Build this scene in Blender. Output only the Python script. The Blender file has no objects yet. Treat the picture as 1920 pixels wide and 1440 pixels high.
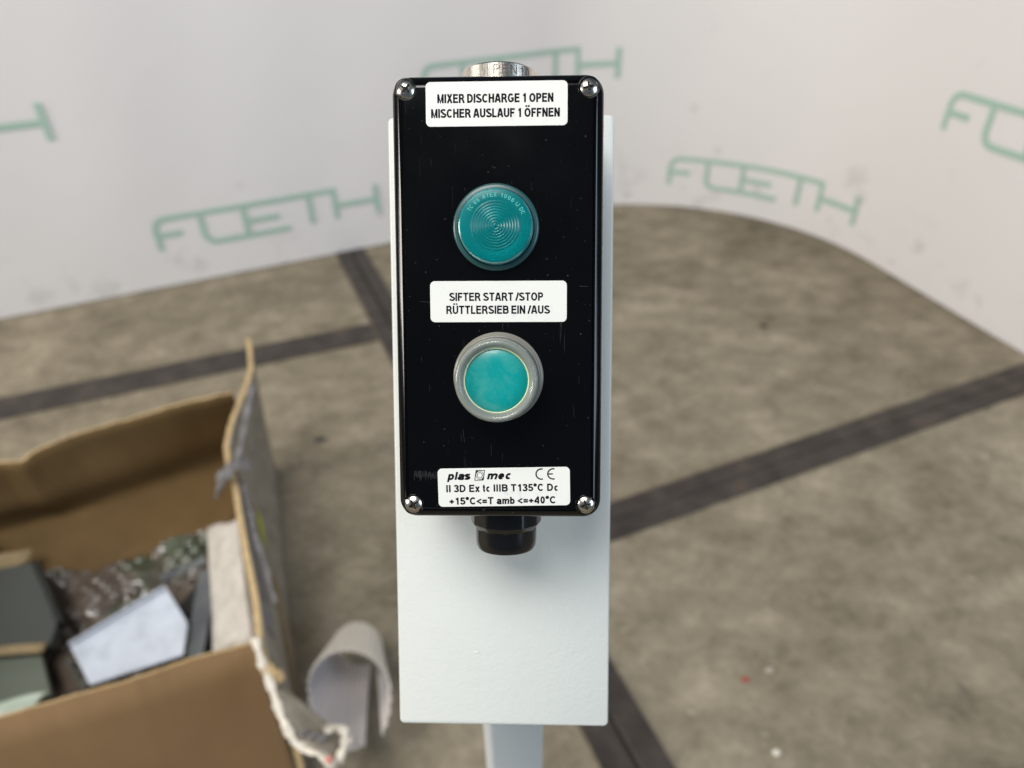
import bpy, bmesh, math, random
import numpy as np
from mathutils import Matrix, Vector
random.seed(7); rng = np.random.default_rng(7)
sc = bpy.context.scene
C = sc.collection

# ---------------------------------------------------------------- camera
F_PX, W_PX = 1331.0, 1920.0
def nrm(v): v = np.array(v, float); return v / np.linalg.norm(v)
DN = nrm([52, 1850, 1331])                       # world down seen in camera axes (x right, y down, z forward)
FWD = nrm(np.array([0, 0, 1.]) - DN * DN[2]); RGT = np.cross(DN, FWD)
WM = np.array([RGT, FWD, -DN])                   # camera axes -> world axes
CH = 1.35                                        # eye height
R3 = Matrix([[float(WM[i][0]), float(-WM[i][1]), float(-WM[i][2])] for i in range(3)])
cam = bpy.data.cameras.new('camera'); camo = bpy.data.objects.new('camera', cam); C.objects.link(camo)
camo.matrix_world = Matrix.Translation((0, 0, CH)) @ R3.to_4x4()
cam.sensor_width = 36; cam.lens = 36 * F_PX / W_PX
cam.clip_start = .01; cam.clip_end = 100
cam.dof.use_dof = True; cam.dof.focus_distance = .265; cam.dof.aperture_fstop = 7.2
cam.dof.aperture_blades = 0
sc.camera = camo

# ---------------------------------------------------------------- world, lamps, exposure
world = bpy.data.worlds.new('World'); sc.world = world; world.use_nodes = True
bg = world.node_tree.nodes['Background']; bg.inputs[0].default_value = (.58, .78, 1.0, 1); bg.inputs[1].default_value = .12
def area(name, loc, target, sx, sy, power, col):
    l = bpy.data.lights.new(name, 'AREA'); l.shape = 'RECTANGLE'; l.size = sx; l.size_y = sy; l.energy = power; l.color = col
    o = bpy.data.objects.new(name, l); C.objects.link(o); o.location = loc
    o.rotation_euler = (Vector(target) - Vector(loc)).to_track_quat('-Z', 'Y').to_euler()
area('roof_lamp', (-1.0, -.9, 4.6), (.1, .9, .3), 2.4, 1.6, 165, (1, .975, .93))
area('left_daylight', (-6.0, -1.0, 2.7), (0, 1.2, .5), 2.2, 1.8, 300, (1, .945, .85))
area('right_daylight', (3.4, -1.6, 2.2), (.2, 1.2, .6), 1.8, 2.2, 75, (.70, .84, 1))
sc.view_settings.view_transform = 'Standard'; sc.view_settings.look = 'None'
sc.view_settings.gamma = 1; sc.view_settings.exposure = 0.0
sc.cycles.max_bounces = 8; sc.cycles.caustics_reflective = False; sc.cycles.caustics_refractive = False

# ---------------------------------------------------------------- helpers
def on_plane(px, py, z=0.):
    """point at height z that a sight line through the picture point meets (used to lay out the plan)"""
    r = WM @ np.array([(px - 960) / F_PX, (py - 720) / F_PX, 1.]); t = (z - CH) / r[2]
    return Vector((float(t * r[0]), float(t * r[1]), float(z)))

def set_props(o, label=None, cat=None, group=None, kind=None):
    if label: o['label'] = label
    if cat: o['category'] = cat
    if group: o['group'] = group
    if kind: o['kind'] = kind
    return o
def thing(name, loc, label, cat, group=None):
    o = bpy.data.objects.new(name, None); C.objects.link(o); o.location = loc; o.empty_display_size = .05
    return set_props(o, label, cat, group)
_I = Matrix.Identity(4)
def world_of(o):
    m = o.matrix_basis.copy()
    while o.parent: o = o.parent; m = o.matrix_basis @ m
    return m
def mesh_obj(name, verts, faces, mats, parent=None, M=_I, smooth=False, fm=None, angle=None):
    me = bpy.data.meshes.new(name); me.from_pydata([tuple(v) for v in verts], [], faces); me.update()
    for m in (mats if isinstance(mats, (list, tuple)) else [mats]): me.materials.append(m)
    if fm is not None: me.polygons.foreach_set('material_index', fm)
    return link_mesh(name, me, parent, M, smooth, angle)
def link_mesh(name, me, parent, M=_I, smooth=False, angle=None):
    o = bpy.data.objects.new(name, me); C.objects.link(o)
    if smooth or angle: me.polygons.foreach_set('use_smooth', [True] * len(me.polygons))
    if angle:
        try: me.set_sharp_from_angle(angle=math.radians(angle))
        except Exception: pass
    if parent is not None:
        o.parent = parent; o.matrix_basis = world_of(parent).inverted() @ M
    else: o.matrix_basis = M
    return o
def bm_obj(name, bm, mats, parent=None, M=_I, smooth=False, angle=None):
    bmesh.ops.recalc_face_normals(bm, faces=bm.faces)
    me = bpy.data.meshes.new(name); bm.to_mesh(me); bm.free()
    for m in (mats if isinstance(mats, (list, tuple)) else [mats]): me.materials.append(m)
    return link_mesh(name, me, parent, M, smooth, angle)

def lathe_data(prof, n=64, flute=None):
    """profile [(r, w)] turned about +Z"""
    V, Fc = [], []
    for r, w in prof:
        for k in range(n):
            a = 2 * math.pi * k / n; rr = r if flute is None else flute(r, a, w)
            V.append((rr * math.cos(a), rr * math.sin(a), w))
    for i in range(len(prof) - 1):
        for k in range(n):
            a, b = i * n + k, i * n + (k + 1) % n
            Fc.append((a, b, b + n, a + n))
    if prof[0][0] < 1e-9 or True:
        pass
    return V, Fc
def lathe(name, prof, mat, parent, M, n=64, angle=35, flute=None, capb=False, capt=False):
    V, Fc = lathe_data(prof, n, flute)
    if capb: Fc.append(tuple(reversed(range(n))))
    if capt: L = len(prof) - 1; Fc.append(tuple(L * n + k for k in range(n)))
    return mesh_obj(name, V, Fc, mat, parent, M, angle=angle)

def slab(name, grid, th, mats, parent, flip=False, edge_jit=0):
    """sheet of thickness th through a grid of points; mats = (front, back, cut edge)"""
    G = np.array([[tuple(p) for p in row] for row in grid], float); ni, nj = G.shape[:2]
    du = np.gradient(G, axis=0) if ni > 1 else None; dv = np.gradient(G, axis=1)
    Nn = np.cross(du, dv); Nn /= (np.linalg.norm(Nn, axis=2, keepdims=True) + 1e-12)
    if flip: Nn = -Nn
    A = G + Nn * th / 2; B = G - Nn * th / 2
    V = np.concatenate([A.reshape(-1, 3), B.reshape(-1, 3)]); o = ni * nj
    Fc, fm = [], []
    idx = lambda i, j: i * nj + j
    for i in range(ni - 1):
        for j in range(nj - 1):
            q = (idx(i, j), idx(i + 1, j), idx(i + 1, j + 1), idx(i, j + 1))
            if flip: q = q[::-1]
            Fc.append(q); fm.append(0); Fc.append(tuple(o + k for k in q[::-1])); fm.append(1)
    ring = [idx(i, 0) for i in range(ni)] + [idx(ni - 1, j) for j in range(1, nj)] + [idx(i, nj - 1) for i in range(ni - 2, -1, -1)] + [idx(0, j) for j in range(nj - 2, 0, -1)]
    for k in range(len(ring)):
        a, b = ring[k], ring[(k + 1) % len(ring)]
        Fc.append((a, a + o, b + o, b) if not flip else (b, b + o, a + o, a)); fm.append(2)
    ob = mesh_obj(name, V.tolist(), Fc, list(mats), parent, _I, fm=fm)
    me = ob.data
    if edge_jit == 0: me.polygons.foreach_set('use_smooth', [m != 2 for m in fm])
    if parent is not None:      # points were given in world space
        ob.matrix_basis = world_of(parent).inverted()
    return ob
def lerp(a, b, t): return a + (b - a) * t
def polyline(pts, n):
    P = np.array([tuple(p) for p in pts], float); d = np.r_[0, np.cumsum(np.linalg.norm(np.diff(P, axis=0), axis=1))]
    s = np.linspace(0, d[-1], n); return np.stack([np.interp(s, d, P[:, k]) for k in range(3)], 1)

# ---------------------------------------------------------------- materials
def mat(name, col, rough=.5, metal=0., spec=None, coat=0., trans=0., ior=None, sss=0.):
    m = bpy.data.materials.new(name); m.use_nodes = True; b = m.node_tree.nodes['Principled BSDF']
    b.inputs['Base Color'].default_value = (*col, 1); b.inputs['Roughness'].default_value = rough
    b.inputs['Metallic'].default_value = metal
    if spec is not None: b.inputs['Specular IOR Level'].default_value = spec
    if coat: b.inputs['Coat Weight'].default_value = coat; b.inputs['Coat Roughness'].default_value = .06
    if trans: b.inputs['Transmission Weight'].default_value = trans
    if ior: b.inputs['IOR'].default_value = ior
    if sss:
        b.inputs['Subsurface Weight'].default_value = sss; b.inputs['Subsurface Radius'].default_value = (1, 1, 1)
        b.inputs['Subsurface Scale'].default_value = .004
    return m
class NT:
    def __init__(s, m): s.m = m; s.t = m.node_tree; s.b = s.t.nodes['Principled BSDF']
    def n(s, typ, **kw):
        x = s.t.nodes.new(typ)
        for k, v in kw.items():
            if k in x.inputs: x.inputs[k].default_value = v
            else: setattr(x, k, v)
        return x
    def l(s, a, b): s.t.links.new(a, b)
    def coord(s, which='Object', scale=(1, 1, 1), rot=(0, 0, 0)):
        tc = s.n('ShaderNodeTexCoord'); mp = s.n('ShaderNodeMapping'); s.l(tc.outputs[which], mp.inputs[0])
        mp.inputs['Scale'].default_value = scale; mp.inputs['Rotation'].default_value = rot; return mp.outputs[0]
    def noise(s, vec, scale, detail=4, rough=.55, dist=0):
        x = s.n('ShaderNodeTexNoise'); x.inputs['Scale'].default_value = scale; x.inputs['Detail'].default_value = detail
        x.inputs['Roughness'].default_value = rough; x.inputs['Distortion'].default_value = dist; s.l(vec, x.inputs['Vector']); return x.outputs['Fac']
    def ramp(s, fac, stops):
        r = s.n('ShaderNodeValToRGB'); e = r.color_ramp.elements
        while len(e) < len(stops): e.new(.5)
        for el, (p, c) in zip(e, stops): el.position = p; el.color = (*c, 1) if len(c) == 3 else c
        s.l(fac, r.inputs[0]); return r.outputs[0]
    def mix(s, fac, a, b, typ='MIX'):
        x = s.n('ShaderNodeMix', data_type='RGBA', blend_type=typ)
        if hasattr(fac, 'is_linked'): s.l(fac, x.inputs[0])
        else: x.inputs[0].default_value = fac
        for v, i in ((a, 6), (b, 7)):
            if hasattr(v, 'is_linked'): s.l(v, x.inputs[i])
            else: x.inputs[i].default_value = (*v, 1)
        return x.outputs[2]
    def math(s, op, a, b=None):
        x = s.n('ShaderNodeMath', operation=op)
        for v, i in ((a, 0), (b, 1)):
            if v is None: continue
            if hasattr(v, 'is_linked'): s.l(v, x.inputs[i])
            else: x.inputs[i].default_value = v
        return x.outputs[0]
    def col(s, c): s.l(c, s.b.inputs['Base Color'])
    def bump(s, h, strength=.3, dist=.001):
        x = s.n('ShaderNodeBump'); x.inputs['Strength'].default_value = strength; x.inputs['Distance'].default_value = dist
        s.l(h, x.inputs['Height']); s.l(x.outputs[0], s.b.inputs['Normal'])

# plan of the curved wall, and where it is scuffed
L0, L1, Q0, Q1 = np.array([-1.962, 2.394]), np.array([-.515, 3.002]), np.array([1.484, 2.735]), np.array([1.712, 1.98])
dl, dr = nrm(L1 - L0), nrm(Q1 - Q0)
tt = np.linalg.solve(np.array([dl, -dr]).T, Q0 - L0); PC = L0 + dl * tt[0]
TL = 1.1; ang = math.acos(dl.dot(dr)); RW = TL / math.tan(ang / 2)
pa = PC - dl * TL; cen = pa + np.array([dl[1], -dl[0]]) * RW; PB = PC + dr * TL
LARC = RW * ang
def wall_pt(s, off=0.):
    """s = length along the wall foot, 3.0 where the bend starts"""
    if s < 3: p = pa - dl * (3 - s); d = dl
    elif s < 3 + LARC:
        th = -(s - 3) / RW; c1, s1 = math.cos(th), math.sin(th); q = pa - cen
        p = cen + np.array([c1 * q[0] - s1 * q[1], s1 * q[0] + c1 * q[1]]); d = np.array([c1 * dl[0] - s1 * dl[1], s1 * dl[0] + c1 * dl[1]])
    else: p = PB + dr * (s - 3 - LARC); d = dr
    nn = np.array([d[1], -d[0]]); return p + nn * off
SMUDGE = [((*[float(c) for c in wall_pt(s_)], z_), r_, a_) for s_, z_, r_, a_ in [(1.36, .10, .06, .28), (1.43, .07, .05, .3), (4.03, .135, .026, .75), (4.47, .30, .07, .32), (4.50, .24, .05, .3), (3.70, .47, .03, .3), (2.21, .14, .03, .45), (1.07, .03, .07, .3), (4.86, .16, .04, .35), (3.86, .075, .04, .3), (3.42, .10, .06, .2), (.85, .05, .06, .3), (1.66, .36, .03, .2), (5.1, .10, .05, .35), (3.83, .29, .03, .2)]]
# black moulded plastic with hairline scratches and dust
M_black = mat('black_plastic', (.0015, .0015, .0018), .13, spec=.34); t = NT(M_black)
v = t.coord('Object', (900, 45, 900)); sn = t.noise(v, 1.0, 3, .6)
msk = t.noise(t.coord('Object', (60, 60, 60)), 1.0, 3)
k = t.math('MULTIPLY', t.ramp(sn, [(.655, (0, 0, 0)), (.70, (1, 1, 1))]), t.ramp(msk, [(.50, (0, 0, 0)), (.66, (1, 1, 1))]))
sp = t.noise(t.coord('Object', (650, 650, 650)), 1.0, 1)
k2 = t.math('MULTIPLY', t.ramp(sp, [(.745, (0, 0, 0)), (.77, (1, 1, 1))]), .55)
kk = t.math('MAXIMUM', t.math('MULTIPLY', k, .5), k2)
t.col(t.mix(kk, (.0015, .0015, .0018), (.06, .058, .052)))
t.l(t.ramp(t.noise(t.coord('Object', (25, 25, 25)), 1, 4), [(.35, (.10,) * 3), (.7, (.19,) * 3)]), t.b.inputs['Roughness'])
M_scuff = mat('scuffed_plastic', (.011, .011, .012), .6, spec=.3)
M_gland = mat('gland_nylon', (.005, .005, .006), .22)
# powder coated steel, light grey-white, orange-peel relief
def powder(name, colr):
    m = mat(name, colr, .42); t = NT(m)
    n1 = t.noise(t.coord('Object', (1, 1, 1)), 700, 3, .6); n2 = t.noise(t.coord('Object', (1, 1, 1)), 160, 2)
    t.bump(t.math('ADD', n1, t.math('MULTIPLY', n2, .8)), .45, .0004)
    t.col(t.mix(t.noise(t.coord('Object', (1, 1, 1)), 22, 4), tuple(c * .97 for c in colr), tuple(min(1, c * 1.03) for c in colr)))
    return m
M_powder = powder('powder_coat', (.62, .645, .625))
M_post = powder('powder_coat_post', (.56, .60, .62))
# sticker vinyl
M_sticker = mat('sticker_vinyl', (.74, .74, .705), .35); t = NT(M_sticker)
g1 = t.noise(t.coord('Object', (220, 220, 220)), 1, 4, .6); g2 = t.noise(t.coord('Object', (35, 90, 35)), 1, 2)
gg = t.math('MULTIPLY', t.ramp(g1, [(.55, (0, 0, 0)), (.72, (1, 1, 1))]), t.ramp(g2, [(.5, (0, 0, 0)), (.7, (1, 1, 1))]))
t.col(t.mix(t.math('MULTIPLY', gg, .75), (.74, .74, .705), (.42, .48, .56)))
M_ink = mat('black_ink', (.006, .006, .009), .6, spec=.08)
# coloured caps
M_lens = mat('teal_lens', (.0, .50, .53), .28, trans=.74, ior=1.3, spec=.22); t = NT(M_lens)
M_core = mat('lens_core_shade', (.0, .03, .035), .4); M_lens_bright = mat('lens_edge_light', (.20, .80, .80), .5)  # dark and bright colours that paint the lens's shading from behind
M_flange = mat('dark_teal_flange', (.022, .075, .080), .33)
M_lenstext = mat('lens_relief', (.10, .50, .46), .12, coat=.5)
M_teal = mat('teal_button', (.0, .34, .32), .3, coat=.2); t = NT(M_teal)
s1 = t.noise(t.coord('Object', (130, 130, 130)), 1, 4, .6, .4); 
s2 = t.noise(t.coord('Object', (1400, 1400, 1400)), 1, 2)
blot = t.math('MULTIPLY', t.ramp(s1, [(.46, (0, 0, 0)), (.74, (1, 1, 1))]), .32)
t.col(t.mix(t.math('ADD', blot, t.math('MULTIPLY', t.ramp(s2, [(.62, (0, 0, 0)), (.75, (1, 1, 1))]), .25)), (.0, .265, .26), (.16, .42, .33)))
M_silicone = mat('silicone_cap', (.80, .88, .80), .24, coat=.4, trans=.76, ior=1.36, sss=.0)
M_silicone_back = mat('silicone_base', (.50, .48, .42), .24, trans=.6, ior=1.36)
M_lip = mat('silicone_lip', (.66, .72, .45), .3, sss=.2)  # pale yellow-green colour of the lip ring
M_collar = mat('inner_collar', (.20, .22, .21), .4)
# metals
M_screw = mat('screw_steel', (.66, .63, .58), .24, 1.0)
M_recess_shade = mat('recess_shade', (.03, .025, .02), .6, spec=.2)
M_brass = mat('nickel_brass', (.74, .68, .60), .24, 1.0); t = NT(M_brass)
t.bump(t.noise(t.coord('Object', (3000, 3000, 60)), 1, 2), .25, .0003)
M_engrave = mat('engraving', (.14, .11, .09), .5, .6)
# galvanised / zinc sheet
def zinc(name, colr, r=.34, met=.85):
    m = mat(name, colr, r, met); t = NT(m)
    nz = t.noise(t.coord('Object', (1, 1, 1)), 26, 4, .6, .6)
    t.col(t.mix(nz, tuple(c * .72 for c in colr), tuple(min(1, c * 1.2) for c in colr)))
    t.l(t.ramp(t.noise(t.coord('Object', (1, 1, 1)), 14, 3), [(.3, (r * .8,) * 3), (.7, (r * 1.5,) * 3)]), t.b.inputs['Roughness'])
    return m
M_zinc = zinc('zinc_sheet', (.62, .67, .76), .5, .35); M_zincdark = zinc('grey_steel', (.22, .235, .24), .4)
M_green = mat('green_grey_paint', (.13, .148, .115), .45); M_darkpl = mat('dark_plate', (.05, .054, .047), .55)
# cardboard
def card(name, colr, var=.16, sc_=9, stripes=0):
    m = mat(name, colr, .82, spec=.25); t = NT(m)
    nz = t.noise(t.coord('Object', (1, 1, 1)), sc_, 5, .6); fb = t.noise(t.coord('Object', (90, 90, 500)), 1, 2)
    f = t.math('ADD', t.math('MULTIPLY', nz, .8), t.math('MULTIPLY', fb, .2))
    t.col(t.ramp(f, [(.32, tuple(c * (1 - var) for c in colr)), (.68, tuple(c * (1 + var) for c in colr))]))
    return m
M_card_shaded = card('kraft_board_shaded', (.140, .086, .034)); M_cardout = card('kraft_board_front', (.215, .130, .062), .06)  # inner board is darkened: the shade inside the carton is in its colour
M_cardedge = card('board_cut_edge', (.50, .36, .19), .22, 60)
M_grey = card('printed_grey_board', (.25, .22, .175), .35, 22); M_liner = card('grey_liner', (.19, .18, .18), .3, 40)
M_white = card('white_paper', (.72, .67, .58), .18, 60)
M_kraftstripe = card('bare_kraft_strip', (.28, .21, .115), .15, 30)
M_foam = card('foam_sheet', (.50, .465, .42), .2, 30)
M_yellow = mat('yellow_mark', (.42, .45, .03), .6); M_red = mat('red_print', (.60, .20, .17), .6)
M_fluted = mat('fluted_paper', (.62, .57, .50), .6); M_fluted_in = mat('fluted_paper_inside', (.50, .46, .45), .7)
M_bubble = mat('bubble_film', (.10, .078, .062), .22, spec=.9); t = NT(M_bubble)
t.col(t.mix(t.ramp(t.noise(t.coord('Object', (1, 1, 1)), 7, 2), [(.55, (0, 0, 0)), (.68, (1, 1, 1))]), (.13, .10, .078), (.085, .10, .065)))
# floor, steel, wall
M_floor = mat('concrete', (.22, .19, .15), .78, spec=.3); t = NT(M_floor); co = t.coord('Object', (1, 1, 1), (0, 0, .4))
co2 = t.coord('Object', (1, 1.35, 1), (0, 0, -.5))
a_ = t.noise(co, 1.7, 4, .6, .3); b_ = t.noise(co2, 8.5, 7, .64, .25); c_ = t.noise(co, 45, 4, .6)
f = t.math('ADD', t.math('ADD', t.math('MULTIPLY', a_, .40), t.math('MULTIPLY', b_, .43)), t.math('MULTIPLY', c_, .17))
cc = t.ramp(f, [(.37, (.130, .108, .075)), (.46, (.205, .173, .122)), (.53, (.262, .222, .160)), (.62, (.37, .318, .235))])
dk = t.ramp(t.noise(t.coord('Object', (1, 1, 1)), 13, 2, .5, .2), [(.70, (0, 0, 0)), (.76, (1, 1, 1))])
cc = t.mix(t.math('MULTIPLY', dk, .5), cc, (.075, .065, .055))
lt = t.ramp(t.noise(co2, 24, 3, .55, .6), [(.665, (0, 0, 0)), (.74, (1, 1, 1))])
t.col(t.mix(t.math('MULTIPLY', lt, .55), cc, (.42, .38, .30))); t.bump(c_, .4, .003)
M_steel = mat('floor_steel', (.072, .058, .050), .5, .35); t = NT(M_steel)
rs = t.noise(t.coord('Object', (1, 1, 1)), 12, 4, .6, .3)
t.col(t.ramp(rs, [(.3, (.036, .029, .025)), (.5, (.058, .047, .040)), (.62, (.075, .062, .054)), (.76, (.13, .075, .05))]))
M_groove = mat('groove_dirt', (.028, .020, .014), .9)
M_wall = mat('white_tarpaulin', (.63, .60, .60), .62); t = NT(M_wall); co = t.coord('Object', (1, 1, 1))
soft = t.noise(co, .9, 2); base = t.mix(soft, (.73, .705, .71), (.765, .75, .75))
sepz = t.n('ShaderNodeSeparateXYZ'); t.l(co, sepz.inputs[0])
low = t.ramp(sepz.outputs[2], [(.0, (1, 1, 1)), (.10, (.55,) * 3), (.34, (.0,) * 3)])
sm = t.ramp(t.noise(t.coord('Object', (1, 1, 1.4)), 8.5, 3, .55, .6), [(.60, (0, 0, 0)), (.74, (1, 1, 1))])
sm2 = t.ramp(t.noise(t.coord('Object', (1.7, 1.7, 1)), 3.8, 4, .6, 1.5), [(.64, (0, 0, 0)), (.74, (1, 1, 1))])
sc_f = t.math('ADD', t.math('MULTIPLY', t.math('MULTIPLY', sm, low), .55), t.math('MULTIPLY', sm2, .10))
for (x_, y_, z_), rad_, amt_ in SMUDGE:
    dn_ = t.n('ShaderNodeVectorMath', operation='DISTANCE'); t.l(co, dn_.inputs[0]); dn_.inputs[1].default_value = (x_, y_, z_)
    dd = t.math('ADD', dn_.outputs['Value'], t.math('MULTIPLY', t.math('SUBTRACT', t.noise(co, 16, 3, .6, 1.0), .5), rad_ * 2.6))
    sc_f = t.math('MAXIMUM', sc_f, t.math('MULTIPLY', t.ramp(dd, [(rad_ * .15, (1, 1, 1)), (rad_ * .9, (0, 0, 0))]), amt_))
t.col(t.mix(t.math('MULTIPLY', sc_f, .75), base, (.30, .265, .255))); t.bump(t.noise(co, 2.2, 2), .25, .02)
M_print = mat('mint_print', (.37, .53, .445), .65)

# ---------------------------------------------------------------- floor
floor = mesh_obj('floor', [(-9, -5, 0), (9, -5, 0), (9, 9, 0), (-9, 9, 0)], [(0, 1, 2, 3)], M_floor); set_props(floor, kind='structure')
def box_mesh(name, c0, c1, w, z0, z1, m, parent):
    """bar of width w along the ground line c0-c1"""
    a, b = Vector((c0[0], c0[1], 0)), Vector((c1[0], c1[1], 0)); d = (b - a).normalized(); s = Vector((-d.y, d.x, 0)) * w / 2
    bm = bmesh.new(); vs = []
    for p, z in ((a, z0), (b, z0), (b, z1), (a, z1)):
        vs.append([bm.verts.new((p + s) + Vector((0, 0, z))), bm.verts.new((p - s) + Vector((0, 0, z)))])
    for i in range(4):
        j = (i + 1) % 4; bm.faces.new((vs[i][0], vs[j][0], vs[j][1], vs[i][1]))
    bm.faces.new([q[0] for q in vs][::-1]); bm.faces.new([q[1] for q in vs])
    if w > .02: bmesh.ops.bevel(bm, geom=[e for e in bm.edges if abs((e.verts[0].co - e.verts[1].co).normalized().dot(d)) > .99], offset=.0015, segments=1, affect='EDGES')
    return bm_obj(name, bm, m, parent)
def rail(p0, p1, w=.13, gap=.010, trim0=0, trim1=0):
    a, b = on_plane(*p0), on_plane(*p1); d = (b - a).normalized(); a = a - d * trim0; b = b + d * trim1
    s = Vector((-d.y, d.x, 0)); bw = (w - gap) / 2
    for sg in (-1, 1):
        off = s * sg * (gap / 2 + bw / 2); box_mesh('steel_strip', a + off, b + off, bw, .001, .007, M_steel, floor)
    box_mesh('joint_groove', a, b, gap + .004, .0005, .002, M_groove, floor)
rail((657, 474), (1195, 1440), .125, .010, .02, .55)             # long rail towards the viewer
def butt(p, q):
    """how far the line q->p has to run on past p to butt against the long rail"""
    a, b = on_plane(657, 474), on_plane(1195, 1440); d = (b - a).normalized(); n_ = Vector((-d.y, d.x, 0)); P, Q = on_plane(*p), on_plane(*q); e = (P - Q).normalized()
    dist = (a - P).dot(n_); return (dist - math.copysign(.066, dist)) / e.dot(n_) - .004
rail((-260, 822), (694, 625), .125, .003, 0, butt((694, 625), (-260, 822)))          # crosses on the left
rail((1145, 980), (1920, 710), .115, .003, butt((1145, 980), (1920, 710)), .14)     # crosses on the right
for nm, (px, py), r, m, lb, ct in [
        ('debris_scrap', (600, 826), .016, mat('scrap_dark', (.05, .05, .045), .7), 'small dark scrap lying on the concrete between the carton and the white plate', 'scrap'),
        ('debris_scrap', (1432, 612), .014, mat('scrap_brown', (.06, .045, .035), .8), 'dark brown crumb on the concrete near the curved white wall', 'scrap'),
        ('paint_chip', (1398, 1275), .007, mat('chip_red', (.35, .06, .04), .6), 'tiny red chip lying on the concrete at lower right', 'chip'),
        ('stone_chip', (1455, 1412), .008, mat('chip_white', (.72, .68, .58), .6), 'tiny cream white stone chip on the concrete near the bottom edge', 'stone'),
        ('stone_chip', (1443, 1258), .009, mat('chip_grey', (.38, .33, .27), .6), 'pale grey-brown stone chip beside the red chip on the concrete', 'stone')]:
    r *= .82; bm = bmesh.new(); bmesh.ops.create_icosphere(bm, subdivisions=2, radius=r)
    for vv in bm.verts:
        vv.co *= random.uniform(.7, 1.15); vv.co.z *= .35; vv.co.x *= 1.5
    o = bm_obj(nm, bm, m, None, Matrix.Translation(on_plane(px, py) + Vector((0, 0, r * .3)))); set_props(o, lb, ct)

# ---------------------------------------------------------------- curved white wall with printed words
S0, S1 = -.9, 6.4; ns = 150; zs = [.004, .06, .15, .3, .6, 1.0, 1.6, 2.4, 2.8]
V = []; Fc = []
ss = [S0 + (S1 - S0) * i / ns for i in range(ns + 1)]
def wav(s, z): return .004 * math.sin(s * 5.1 + z * 2) + .003 * math.sin(s * 11.7 + 1.3 - z * 3)
for layer, off in ((0, 0.), (1, -.03)):
    for s in ss:
        for z in zs:
            p = wall_pt(s, off + wav(s, z) * min(1, z * 2)); V.append((p[0], p[1], z))
nz = len(zs); LO = (ns + 1) * nz
for i in range(ns):
    for j in range(nz - 1):
        a = i * nz + j; q = (a, a + nz, a + nz + 1, a + 1); Fc.append(q); Fc.append(tuple(LO + k for k in q[::-1]))
    for j in (0, nz - 1):
        a = i * nz + j; Fc.append((a, a + LO, a + nz + LO, a + nz) if j == 0 else (a, a + nz, a + nz + LO, a + LO))
for i in (0, ns):
    for j in range(nz - 1):
        a = i * nz + j; Fc.append((a, a + 1, a + 1 + LO, a + LO))
wall = mesh_obj('backdrop_wall', V, Fc, M_wall, None, smooth=False); wall.data.polygons.foreach_set('use_smooth', [True] * (len(wall.data.polygons)))
wall.data.set_sharp_from_angle(angle=math.radians(40))
set_props(wall, 'white curved backdrop wall printed with pale green words, scuffed along its foot', 'wall')
# word drawn with strokes: (s, z) in metres, line width .021
WORD = [[(.012, 0), (.012, .085), (.022, .112), (.045, .125), (.72, .125), (.72, 0)],
        [(.012, .060), (.105, .060)],
        [(.185, .125), (.185, .035), (.195, .012), (.215, .0), (.52, .0)],
        [(.350, .125), (.350, 0)], [(.350, .060), (.485, .060)],
        [(.615, .125), (.615, 0)],
        [(.72, .060), (.90, .060)], [(.90, .125), (.90, 0)]]
def ribbon(pts, w, cap=0.):
    """outline pairs (left,right) of a stroke of constant width with mitred corners"""
    P = [np.array(p, float) for p in pts]; P = [P[0]] + [b for a, b in zip(P[:-1], P[1:]) if math.dist(a, b) > 1e-6]; n = len(P); out = []
    closed = n > 3 and np.allclose(P[0], P[-1])
    for i in range(n):
        if closed and i in (0, n - 1): d0 = nrm(P[-1] - P[-2]); d1 = nrm(P[1] - P[0])
        else:
            d0 = nrm(P[i] - P[i - 1]) if i > 0 else nrm(P[1] - P[0]); d1 = nrm(P[i + 1] - P[i]) if i < n - 1 else d0
        m_ = nrm(d0 + d1); nn = np.array([-m_[1], m_[0]]); k = w / 2 / max(.66, m_.dot(d1))
        out.append((P[i] + nn * k, P[i] - nn * k))
    return out
def densify(pts, step):
    o = []
    for a, b in zip(pts[:-1], pts[1:]):
        n = max(1, int(math.dist(a, b) / step)); o += [(a[0] + (b[0] - a[0]) * k / n, a[1] + (b[1] - a[1]) * k / n) for k in range(n)]
    return o + [pts[-1]]
for sw, zw in [(1.30, .158), (3.612, .112), (.185, .628), (2.445, .598), (4.785, .582), (1.30, 1.08), (3.612, 1.05)]:
    V, Fc = [], []
    for q, st in enumerate(WORD):
        rb = ribbon(densify(st, .03), .0225); b0 = len(V)
        for (a, b) in rb:
            for c2 in (a, b):
                s, z = sw + c2[0], zw + c2[1]
                p = wall_pt(s, .0022 + .0003 * q + wav(s, z) * min(1, z * 2)); V.append((p[0], p[1], z))
        for i in range(len(rb) - 1): k = b0 + 2 * i; Fc.append((k, k + 2, k + 3, k + 1))
    mesh_obj('printed_word', V, Fc, M_print, wall)

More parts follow.
